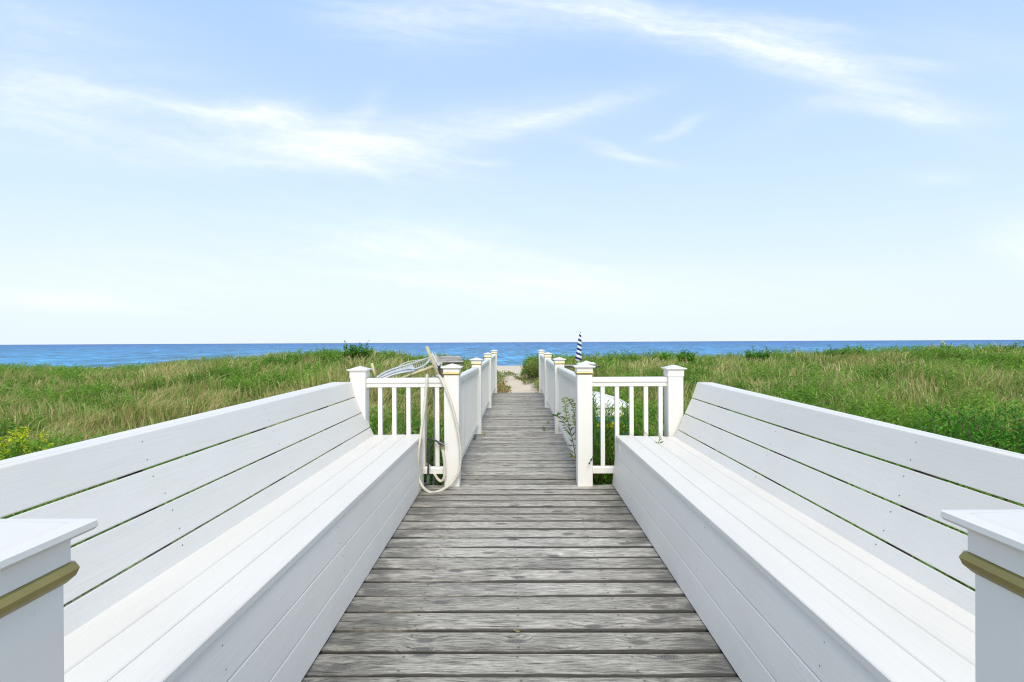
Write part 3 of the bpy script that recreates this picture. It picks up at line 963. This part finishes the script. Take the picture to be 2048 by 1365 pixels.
def raw_mesh(name, v, tri, col, mat, parent=None):
    me = bpy.data.meshes.new(name)
    nv, nt = len(v), len(tri)
    me.vertices.add(nv); me.vertices.foreach_set('co', v.astype(np.float32).ravel())
    me.loops.add(nt * 3); me.loops.foreach_set('vertex_index', tri.astype(np.int32).ravel())
    me.polygons.add(nt); me.polygons.foreach_set('loop_start', np.arange(0, nt * 3, 3, dtype=np.int32))
    me.polygons.foreach_set('loop_total', np.full(nt, 3, dtype=np.int32))
    me.update(calc_edges=True)
    a = me.color_attributes.new('tint', 'FLOAT_COLOR', 'POINT')
    c = np.ones((nv, 4), np.float32); c[:, :3] = col
    a.data.foreach_set('color', c.ravel())
    me.materials.append(mat)
    o = bpy.data.objects.new(name, me); COL.objects.link(o)
    if parent is not None:
        o.parent = parent
    return o

def occupied(x, y, pad=0.0):
    a = (np.abs(x) < 1.62 + pad) & (y < 4.40 + pad)
    b = (x > -.66 - pad) & (x < .73 + pad) & (y < 12.2)
    c = (np.abs(x - 1.10) < .38) & (np.abs(y - 6.9) < .48)
    return a | b | c

def leafy(x, y):
    """0 grass .. 1 leafy plants"""
    n = vn(x, y, 1.1, 21) * .42 + vn(x, y, .42, 22) * .42 + vn(x, y, 3.2, 23) * .26
    f = n - .59
    f = f + .30 * (1 - sstep(4.5, 8.0, y)) + .12 * sstep(17, 19, y) + np.where(x > 0, .03, 0)
    f = f + np.where((x < -.6) & (x > -3.4) & (y < 8.2), .2, 0)
    f = f + np.where((x > 2.4) & (y > 4.4) & (y < 9.0), .24, 0)
    return sstep(-.06, .10, f)

def scatter(n, y0, y1, spread=1.5):
    y = rng.uniform(y0, y1, n)
    s = rng.uniform(-spread, spread, n)
    x = s * np.maximum(y, 2.5)
    return x, y

def grass():
    N = 430000
    x, y = scatter(N, 1.2, 24.5)
    keep = ~occupied(x, y) & (path_mask(x, y) < .25 + .1 * rng.random(N))
    lf = leafy(x, y)
    keep &= rng.random(N) > lf * .78
    # tussocks
    tus = vn(x, y, .42, 31)
    keep &= rng.random(N) < (.25 + 1.05 * sstep(.2, .75, tus))
    x, y, lf = x[keep], y[keep], lf[keep]
    n = len(x)
    z = gz(x, y) - .02
    L = rng.uniform(.30, .66, n) * (.55 + .85 * vn(x, y, .6, 33))
    L *= np.where(path_mask(x, y) > .02, .6, 1.0)
    L *= np.where((x < .3) & (x > -1.2) & (y > 12), .72, 1.0)
    L *= 1 - .45 * np.exp(-((x + .9) / .5) ** 2) * (y > 12.0)
    W = .0045 + .0013 * y
    ang = vn(x, y, .9, 35) * 2.4 * PI + rng.normal(0, .75, n)
    wind = np.stack([np.cos(ang) + .55, np.sin(ang) * .8, 0 * ang], 1)
    lean = rng.uniform(.18, .75, n) * (.8 + .6 * vn(x, y, 1.2, 36))
    B = np.stack([x, y, z], 1)
    up = np.array([0, 0, 1.0])
    M = B + up * (L * .62)[:, None] + wind * (L * lean * .28)[:, None]
    T = B + up * (L * (.98 - .35 * lean))[:, None] + wind * (L * lean * .95)[:, None]
    fa = rng.uniform(0, PI, n)
    S = np.stack([np.cos(fa), np.sin(fa) * .5, 0 * fa], 1)
    w = W[:, None]
    v = np.stack([B - S * w * .5, B + S * w * .5, M + S * w * .42, M - S * w * .42, T], 1).reshape(-1, 3)
    i = np.arange(n) * 5
    tri = np.stack([i, i + 1, i + 2, i, i + 2, i + 3, i + 3, i + 2, i + 4], 1).reshape(-1, 3)
    # colour: dry straw mixed with green, in drifts
    dry = vn(x, y, 1.3, 41) * .45 + vn(x, y, .4, 42) * .5 + vn(x, y, 4.5, 43) * .3
    dry = sstep(.42, .88, dry + .20 * (x < -1.5) + rng.normal(0, .16, n))
    g1 = np.array([.165, .28, .055]); g2 = np.array([.33, .43, .13]); s1 = np.array([.68, .59, .32]); s2 = np.array([.48, .37, .20])
    r = rng.random((n, 1))
    green = g1 * (1 - r) + g2 * r
    straw = s1 * r + s2 * (1 - r)
    pick = (rng.random(n) < (.13 + .42 * dry))[:, None]
    c = np.where(pick, straw, green) * rng.uniform(.6, 1.35, (n, 1))
    cc = np.repeat(c, 5, axis=0)
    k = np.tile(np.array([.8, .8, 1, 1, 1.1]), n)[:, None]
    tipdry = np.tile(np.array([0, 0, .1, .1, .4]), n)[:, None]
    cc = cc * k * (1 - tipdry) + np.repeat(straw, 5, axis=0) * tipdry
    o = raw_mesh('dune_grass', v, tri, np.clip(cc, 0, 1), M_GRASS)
    tag(o, 'long beach grass, green mixed with dry straw, over the dunes', 'grass', kind='stuff')

def undergrowth():
    N = 60000
    x, y = scatter(N, 1.4, 22.5)
    lf = leafy(x, y)
    keep = ~occupied(x, y, .02) & (path_mask(x, y) < .12) & (rng.random(N) < lf) & ~((y > 12) & (x > -1.6) & (x < -.3))
    x, y = x[keep], y[keep]
    n = len(x)
    h = rng.uniform(.22, .52, n) * (.7 + .6 * vn(x, y, .8, 51))
    z = gz(x, y)
    per = 16
    k = np.tile(np.arange(per), n)
    f = (k + rng.random(n * per)) / per
    X0 = np.repeat(np.stack([x, y, z], 1), per, axis=0)
    tilt = np.repeat(rng.normal(0, .16, (n, 2)), per, axis=0)
    H = np.repeat(h, per)
    P = X0 + np.stack([tilt[:, 0] * H * f, tilt[:, 1] * H * f, H * (.15 + .85 * f)], 1)
    a = k * 2.4 + np.repeat(rng.uniform(0, 6.28, n), per)
    D = np.stack([np.cos(a), np.sin(a), rng.uniform(-.15, .65, n * per) + .5 * f], 1)
    Nn = np.stack([0 * a, 0 * a, 1 + 0 * a], 1) + rng.normal(0, .25, (n * per, 3))
    dist = np.repeat(y, per)
    L = rng.uniform(.055, .115, n * per) * (1.1 - .4 * f) * (1 + .028 * dist)
    W = L * rng.uniform(.20, .38, n * per)
    tone = np.repeat(vn(x, y, 1.1, 53) * .6 + rng.random(n) * .4, per)[:, None]
    c = np.array([.07, .19, .03]) * (1 - tone) + np.array([.27, .46, .07]) * tone
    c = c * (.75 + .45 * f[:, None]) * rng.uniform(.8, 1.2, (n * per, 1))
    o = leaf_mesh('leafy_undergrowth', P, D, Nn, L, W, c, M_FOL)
    tag(o, 'bright green leafy weeds growing among the dune grass', 'undergrowth', kind='stuff')

grass()
undergrowth()

def plant(name, label, cat, loc, stems, height, spread, leaf, per, cols, group=None, lean=(0, 0), droop=.2, flower=None, aspect=.3, curl=.3, stem_r=.004, up=.5):
    """a plant of leaning leafy stems: parts stem (one per plant) and foliage"""
    T = thing(name, label, cat, loc, group)
    r = random.Random(hash(label) % 9999 if False else sum(ord(c) for c in label))
    P, D, Nn, L, W, C = [], [], [], [], [], []
    sm = MB()
    FP, FD, FL, FC = [], [], [], []
    for s in range(stems):
        a = r.uniform(0, 2 * PI); rad = spread * math.sqrt(r.random())
        h = height * r.uniform(.65, 1.0)
        top = Vector((rad * math.cos(a) + lean[0] * h, rad * math.sin(a) + lean[1] * h, h * (1 - droop * (rad / max(spread, .01)) ** 2)))
        base = Vector((rad * .35 * math.cos(a), rad * .35 * math.sin(a), 0))
        mid = base.lerp(top, .5) + Vector((r.uniform(-.03, .03), r.uniform(-.03, .03), h * .06))
        path = smooth_path([base, mid, top], 4)
        sm.tube(path, stem_r, 4, stem_r * .35)
        for k in range(per):
            f = .12 + .88 * (k + r.random()) / per
            i = min(len(path) - 2, int(f * (len(path) - 1))); u = f * (len(path) - 1) - i
            p = path[i].lerp(path[i + 1], u)
            b = k * 2.4 + a
            P.append(p[:]); D.append((math.cos(b), math.sin(b), up + r.uniform(-.35, .35) + .5 * f))
            Nn.append((r.uniform(-.3, .3), r.uniform(-.3, .3), 1))
            l = leaf * r.uniform(.65, 1.15) * (1.15 - .55 * f)
            L.append(l); W.append(l * aspect * r.uniform(.8, 1.2))
            c = cols[r.randrange(len(cols))]
            q = r.uniform(.75, 1.2)
            C.append([min(1, v * q) for v in c])
        if flower and r.random() < flower[1]:
            for k in range(26):
                FP.append((top + Vector((r.gauss(0, .02), r.gauss(0, .02), r.uniform(-.09, .02))))[:])
                FD.append((r.gauss(0, 1), r.gauss(0, 1), r.uniform(-.2, 1.0))); FL.append(flower[2] * r.uniform(.6, 1.2)); FC.append(flower[0])
    A = np.array
    sm.build('stem', M_BARK, T)
    leaf_mesh('foliage', A(P), A(D, float), A(Nn, float), A(L), A(W), A(C), M_FOL, T, curl)
    if FP:
        n = len(FP)
        tag(leaf_mesh('flower', A(FP), A(FD), A([(0, .2, 1.)] * n), A(FL), A(FL) * .7, A(FC), M_FOL, T), kind='stuff')
    return T

GREEN = [(.08, .27, .03), (.13, .37, .045), (.20, .44, .06), (.05, .16, .025)]
BRIGHT = [(.16, .42, .04), (.26, .52, .06), (.11, .31, .035)]
YEL = [(.42, .54, .05), (.55, .62, .06), (.2, .42, .04)]
GR = 'leafy green shrubs behind the right bench'
shr = [((2.35, 5.0), .62, .34, 'pale', 'pale green ferny shrub just over the back of the right bench, nearest its far end'),
       ((3.0, 4.9), .60, .36, 'mid', 'low mid-green shrub behind the right bench, second from its far end'),
       ((3.75, 5.0), .76, .42, 'pale', 'bright feathery shrub behind the middle of the right bench'),
       ((4.55, 5.25), .94, .42, 'dark', 'dark narrow-leaved bushy shrub behind the right bench at the right of the view'),
       ((5.3, 5.5), .92, .42, 'dark', 'darkest rounded shrub at the right edge of the view'),
       ((3.55, 3.55), .38, .32, 'pale', 'small light green broadleaf plant close behind the right bench'),
       ((4.1, 6.4), .68, .45, 'mid', 'taller mid-green shrub standing behind the feathery ones on the right'),
       ((5.9, 6.8), .72, .45, 'mid', 'round shrub further back near the right edge of the view')]
for (x, y), h, sp, kd, lab in shr:
    cols = {'pale': BRIGHT, 'mid': GREEN, 'dark': [(.05, .20, .03), (.09, .30, .04), (.15, .40, .05)]}[kd]
    plant('leafy_shrub', lab, 'shrub', (x, y, float(gz(x, y))), 60, h * 1.2, sp * 1.15, .115, 22, cols, GR, aspect=.28)
GL = 'leafy green shrubs behind the left bench'
for (x, y), h, sp, lab in [((-6.3, 6.8), .56, .45, 'dark green leafy clump at the left edge, behind the left bench'),
                           ((-4.4, 6.6), .50, .40, 'leafy clump in the dry grass, second from the left edge'),
                           ((-3.6, 6.2), .50, .36, 'green clump showing above the middle of the left bench back'),
                           ((-2.75, 6.0), .48, .30, 'small leafy clump near the far end of the left bench back')]:
    plant('leafy_shrub', lab, 'shrub', (x, y, float(gz(x, y))), 55, h, sp, .075, 22, GREEN, GL, aspect=.3)
p = at(30, 885, 5.5)
plant('goldenrod', 'yellow flowering goldenrod behind the left bench at the left edge', 'plant', (p.x, p.y, -.5), 18, .86, .24, .10, 24, BRIGHT, None, lean=(.05, 0), up=.9, flower=((.75, .74, .05), 1.0, .04), aspect=.2)

# plants on the crest, standing against the sea
GC = 'leafy plants on the dune crest against the sea'
for u, v, d, h, sp, st, cols, fl, lab in [
    (700, 690, 17.5, .62, .32, 26, GREEN, None, 'dark leafy sumac clump on the left dune crest'),
    (727, 687, 17.6, .66, .26, 20, GREEN, None, 'slim dark leafy plant beside the sumac clump on the left crest'),
    (1374, 704, 17.5, .42, .30, 16, GREEN, None, 'low leafy sprig on the crest just above the right bench-end post'),
    (1330, 706, 17.5, .36, .20, 10, BRIGHT, None, 'small pale sprig on the crest left of the right bench-end post'),
    (1505, 700, 17.8, .50, .26, 14, GREEN, None, 'pair of thin leafy sprigs on the right dune crest'),
    (1526, 697, 17.8, .55, .16, 8, GREEN, None, 'thin upright sprig on the right dune crest'),
    (1665, 694, 18.0, .60, .24, 16, GREEN, None, 'upright green bush left of the pale broad-leaved one on the crest'),
    (1705, 689, 18.0, .66, .36, 26, BRIGHT, None, 'tallest pale green broad-leaved plant on the right dune crest'),
    (1880, 692, 18.2, .60, .62, 60, GREEN, ((.8, .8, .75), .5, .05), 'wide bush with white blossom on the right dune crest'),
    (1979, 692, 18.4, .62, .12, 6, GREEN, None, 'single thin dark plant on the right crest'),
    (2030, 690, 18.4, .62, .45, 40, GREEN, None, 'bushy plant on the crest at the right edge of the view')]:
    q = at(u, v, d)
    plant('crest_plant', lab, 'plant', (q.x, q.y, q.z - h * .94), int(st * 1.1), h * 1.2, sp * 1.4, .19, 11, cols, GC, aspect=.34, flower=fl, stem_r=.008, droop=.5)
for u, v, d, sx, h, lab in [(1078, 714, 15.6, .40, .62, 'rounded bush over the sand path at the end of the right railing'),
                            (1060, 722, 16.4, .26, .46, 'smaller bush leaning over the narrow gap to the beach')]:
    q = at(u, v, d)
    plant('path_bush', lab, 'bush', (q.x, q.y, q.z - h), 46, h * 1.1, sx, .13, 16, [(.18, .36, .06), (.28, .42, .10), (.40, .44, .17), (.42, .34, .18)], 'bushes at the path mouth', aspect=.28, droop=.35, stem_r=.006)

# goldenrod behind the right cross railing
GG = 'tall willow-leaved goldenrods behind the right cross railing'
for x, y, h, yl, lab in [(.76, 4.75, 1.30, False, 'tall green goldenrod beside the right corner post'),
                         (.90, 4.80, 1.24, True, 'yellowing goldenrod between the first balusters of the right cross railing'),
                         (1.06, 4.75, 1.18, False, 'goldenrod behind the third baluster of the right cross railing'),
                         (1.22, 4.85, 1.10, False, 'goldenrod behind the bench-end side of the right cross railing'),
                         (.84, 5.1, 1.30, False, 'goldenrod standing a step behind the others at the right railing'),
                         (1.36, 5.0, 1.05, False, 'short goldenrod behind the right bench-end post'),
                         (1.10, 5.25, 1.20, True, 'pale goldenrod in front of the white storage box')]:
    plant('goldenrod', lab, 'plant', (x, y, -.53), 22, h, .16, .085, 46, YEL + BRIGHT if yl else BRIGHT + BRIGHT + YEL[2:], GG, aspect=.22, up=.8, droop=.1)
GH = 'leafy weeds behind the left cross railing'
for x, y, h, lab in [(-.80, 4.85, 1.05, 'broad weed beside the hose and left corner post'), (-.98, 4.95, .98, 'bright weed behind the middle balusters of the left railing'),
                     (-1.20, 5.0, .90, 'weed beside the left bench-end post'), (-1.0, 5.4, 1.05, 'weed further back behind the left railing'), (-.80, 5.5, 1.0, 'weed in the shade of the left walkway railing')]:
    plant('leafy_weed', lab, 'plant', (x, y, -.53), 40, h, .24, .075, 24, GREEN + BRIGHT[:1], GH, aspect=.4)

# stem leaning through the right walkway railing
def sprig(name, label, pts, leaves, r=.004, mat=M_BARK, cat='plant', group=None):
    T = thing(name, label, cat, group=group)
    pth = smooth_path(pts, 5)
    MB().tube(pth, r, 5, r * .4).build('stem', mat, T)
    P, D, L, W, C, N_ = [], [], [], [], [], []
    for (f, d, l, w_, c) in leaves:
        i = min(len(pth) - 2, int(f * (len(pth) - 1)))
        P.append(pth[i][:]); D.append(d); L.append(l); W.append(w_); C.append(c); N_.append((.1, -1, .5))
    A = np.array
    leaf_mesh('foliage', A(P), A(D, float), A(N_, float), A(L), A(W), A(C), M_FOL, T, .15)
    return T
rr = random.Random(5)
def sprig_leaves(n, a, l, cols, w_=.2, f0=.1):
    out = []
    for k in range(n):
        f = f0 + (1 - f0) * k / n
        s = 1 if k % 2 else -1
        out.append((f, (s * rr.uniform(.5, 1) + a, rr.uniform(-.4, .3), rr.uniform(-.1, .9)), l * rr.uniform(.7, 1.15), l * w_, cols[rr.randrange(len(cols))]))
    return out
DK = [(.05, .11, .035), (.07, .15, .04), (.10, .19, .05)]
sprig('goldenrod_sprig', 'slender leafy sprig leaning over the walkway through the right railing', [at(1153, 925, 4.55), at(1146, 885, 4.62), at(1139, 860, 4.68), at(1128, 845, 4.72), at(1116, 832, 4.75), at(1112, 834, 4.75)], sprig_leaves(30, -.2, .062, DK), .0045)
sprig('goldenrod_sprig', 'yellow-green feathery tip standing highest against the right railing', [at(1143, 872, 4.75), at(1136, 845, 4.8), at(1131, 815, 4.8), at(1129, 794, 4.8)], sprig_leaves(34, 0, .042, [(.25, .38, .08), (.33, .42, .10)], .3, .35), .004)
sprig('goldenrod_sprig', 'drooping feathery tip beside the right corner post', [at(1152, 880, 4.7), at(1150, 840, 4.75), at(1146, 812, 4.75), at(1136, 800, 4.75)], sprig_leaves(34, 0, .042, [(.22, .34, .07), (.12, .22, .05)], .28, .3), .004)
sprig('goldenrod_sprig', 'low reddish sprig at the foot of the right corner post', [at(1154, 925, 4.5), at(1148, 912, 4.5), at(1140, 916, 4.5)], sprig_leaves(9, -.1, .045, [(.35, .12, .05), (.40, .34, .10), (.10, .2, .04)], .3, .1), .003)
sprig('goldenrod_sprig', 'pale curled leaves midway up the right corner post', [at(1158, 870, 4.45), at(1153, 850, 4.45), at(1150, 843, 4.45)], sprig_leaves(9, -.3, .04, [(.45, .46, .22), (.14, .25, .06)], .4, .1), .003)
# three leaves against the foot of the post
sprig('leaf_sprig', 'three small dark oval leaves on the foot of the right corner post', [at(1185, 918, 4.20), at(1181, 924, 4.195), at(1177, 932, 4.19)],
      [(.05, (.3, -.2, 1), .036, .019, DK[0]), (.5, (.3, -.2, 1), .036, .018, DK[1]), (.9, (.2, -.2, 1), .030, .016, DK[0])], .0012)
# twig across the seat and sprig through it
T = sprig('twig', 'bare brown twig arching over the far end of the right bench seat', [at(1252, 833, 4.42), at(1262, 843, 4.38), at(1275, 853, 4.34), at(1288, 864, 4.26), at(1296, 871.5, 4.18)],
          [(.12, (-.2, 0, -1), .03, .01, DK[0]), (.2, (.6, 0, .3), .03, .01, DK[1]), (.3, (.5, 0, -.6), .03, .012, DK[1]), (.5, (.5, 0, -.6), .025, .01, DK[0])], .0045, cat='twig')
sprig('seat_sprig', 'small green sprig sprouting through the right bench seat', [at(1316, 889, 3.93), at(1318, 880, 3.93), at(1319.5, 866, 3.93)],
      [(.15, (1, 0, .45), .05, .012, (.14, .22, .06)), (.4, (1, 0, .9), .035, .009, (.12, .2, .06)), (.15, (-1, 0, .5), .035, .010, (.16, .24, .07)), (.6, (.8, 0, 1.2), .025, .007, (.12, .2, .06)), (.05, (.6, -.3, .1), .03, .01, (.1, .18, .05)), (.05, (-.5, -.5, .3), .022, .01, (.1, .18, .05))], .0028)
# small weeds through the walkway
for u, v, lab, cols in ((948, 880, 'tiny weed growing at the left edge of the walkway', DK), (968, 872, 'pale grass tuft on the left of the walkway', [(.4, .38, .2)]),
                        (955, 858, 'leaves poking through the left railing at its foot', [(.2, .34, .06)]), (1096, 848, 'small pale tuft on the right of the walkway', [(.22, .28, .08)]), (1087, 862, 'dark dot of weed on the right of the walkway', DK)):
    y_ = (EYE + .03) * FPX / (v - 679)
    b = at(u, v, y_)
    b.z = deck_z(y_) + (.0 if v != 858 else .16)
    sprig('weed', lab, [b, b + Vector((.008, 0, .03)), b + Vector((.012, .005, .06))], [(k / 8, (math.cos(k * 2.4), math.sin(k * 2.4), .8), .045, .012, cols[k % len(cols)]) for k in range(7)], .0018, group='weeds in the walkway')
# dry yellow leaf on the platform
sprig('dry_leaf', 'small curled yellow leaf caught in a gap of the platform planks', [Vector((-.01, 2.135, .0)), Vector((.002, 2.13, .006)), Vector((.012, 2.132, .004))],
      [(.1, (1, -.3, .15), .022, .010, (.45, .33, .12)), (.4, (-1, .1, .3), .02, .009, (.30, .27, .2))], .001, cat='leaf')

# creeping plants on the sand path
def creeping():
    P, D, L, C = [], [], [], []
    r = random.Random(3)
    def patch(cx, cy, rx, ry, n, cols, h=.05, ls=.09):
        for k in range(n):
            a = r.uniform(0, 2 * PI); q = math.sqrt(r.random())
            x, y = cx + rx * q * math.cos(a), cy + ry * q * math.sin(a)
            P.append((x, y, float(gz(x, y)) + r.uniform(0, h))); D.append((r.gauss(0, 1), r.gauss(0, 1), r.uniform(.1, 1.2)))
            L.append(ls * r.uniform(.5, 1.2)); c = cols[r.randrange(len(cols))]; q = r.uniform(.8, 1.2); C.append([v * q for v in c])
    gg = [(.20, .26, .07), (.13, .20, .05), (.32, .34, .12)]
    rd = [(.46, .26, .10), (.5, .36, .16), (.30, .17, .07), (.42, .40, .16)]
    patch(-.50, 17.6, .35, .7, 240, gg, .18); patch(-.15, 17.8, .35, .25, 200, gg, .10); patch(.15, 16.5, .22, .45, 150, gg, .08)
    patch(.38, 15.2, .20, .3, 140, gg + rd[2:3], .10); patch(-.42, 13.6, .18, .9, 330, rd + gg[:1], .22, .10); patch(-.34, 12.7, .20, .35, 220, rd, .12)
    patch(-.22, 13.4, .10, .2, 60, gg, .1); patch(.56, 12.6, .12, .25, 90, [(.5, .48, .25), (.25, .34, .1)], .1, .06)
    patch(-.55, 14.8, .22, 1.2, 300, gg + [(.5, .46, .22)], .35)
    n = len(P); A = np.array
    o = leaf_mesh('creeping_plants', A(P), A(D), A([(0, 0, 1.)] * n) + rng.normal(0, .3, (n, 3)), A(L), A(L) * .3, A(C), M_FOL)
    tag(o, 'low creeping green and rusty plants on the sand path', 'ground cover', kind='stuff')
creeping()
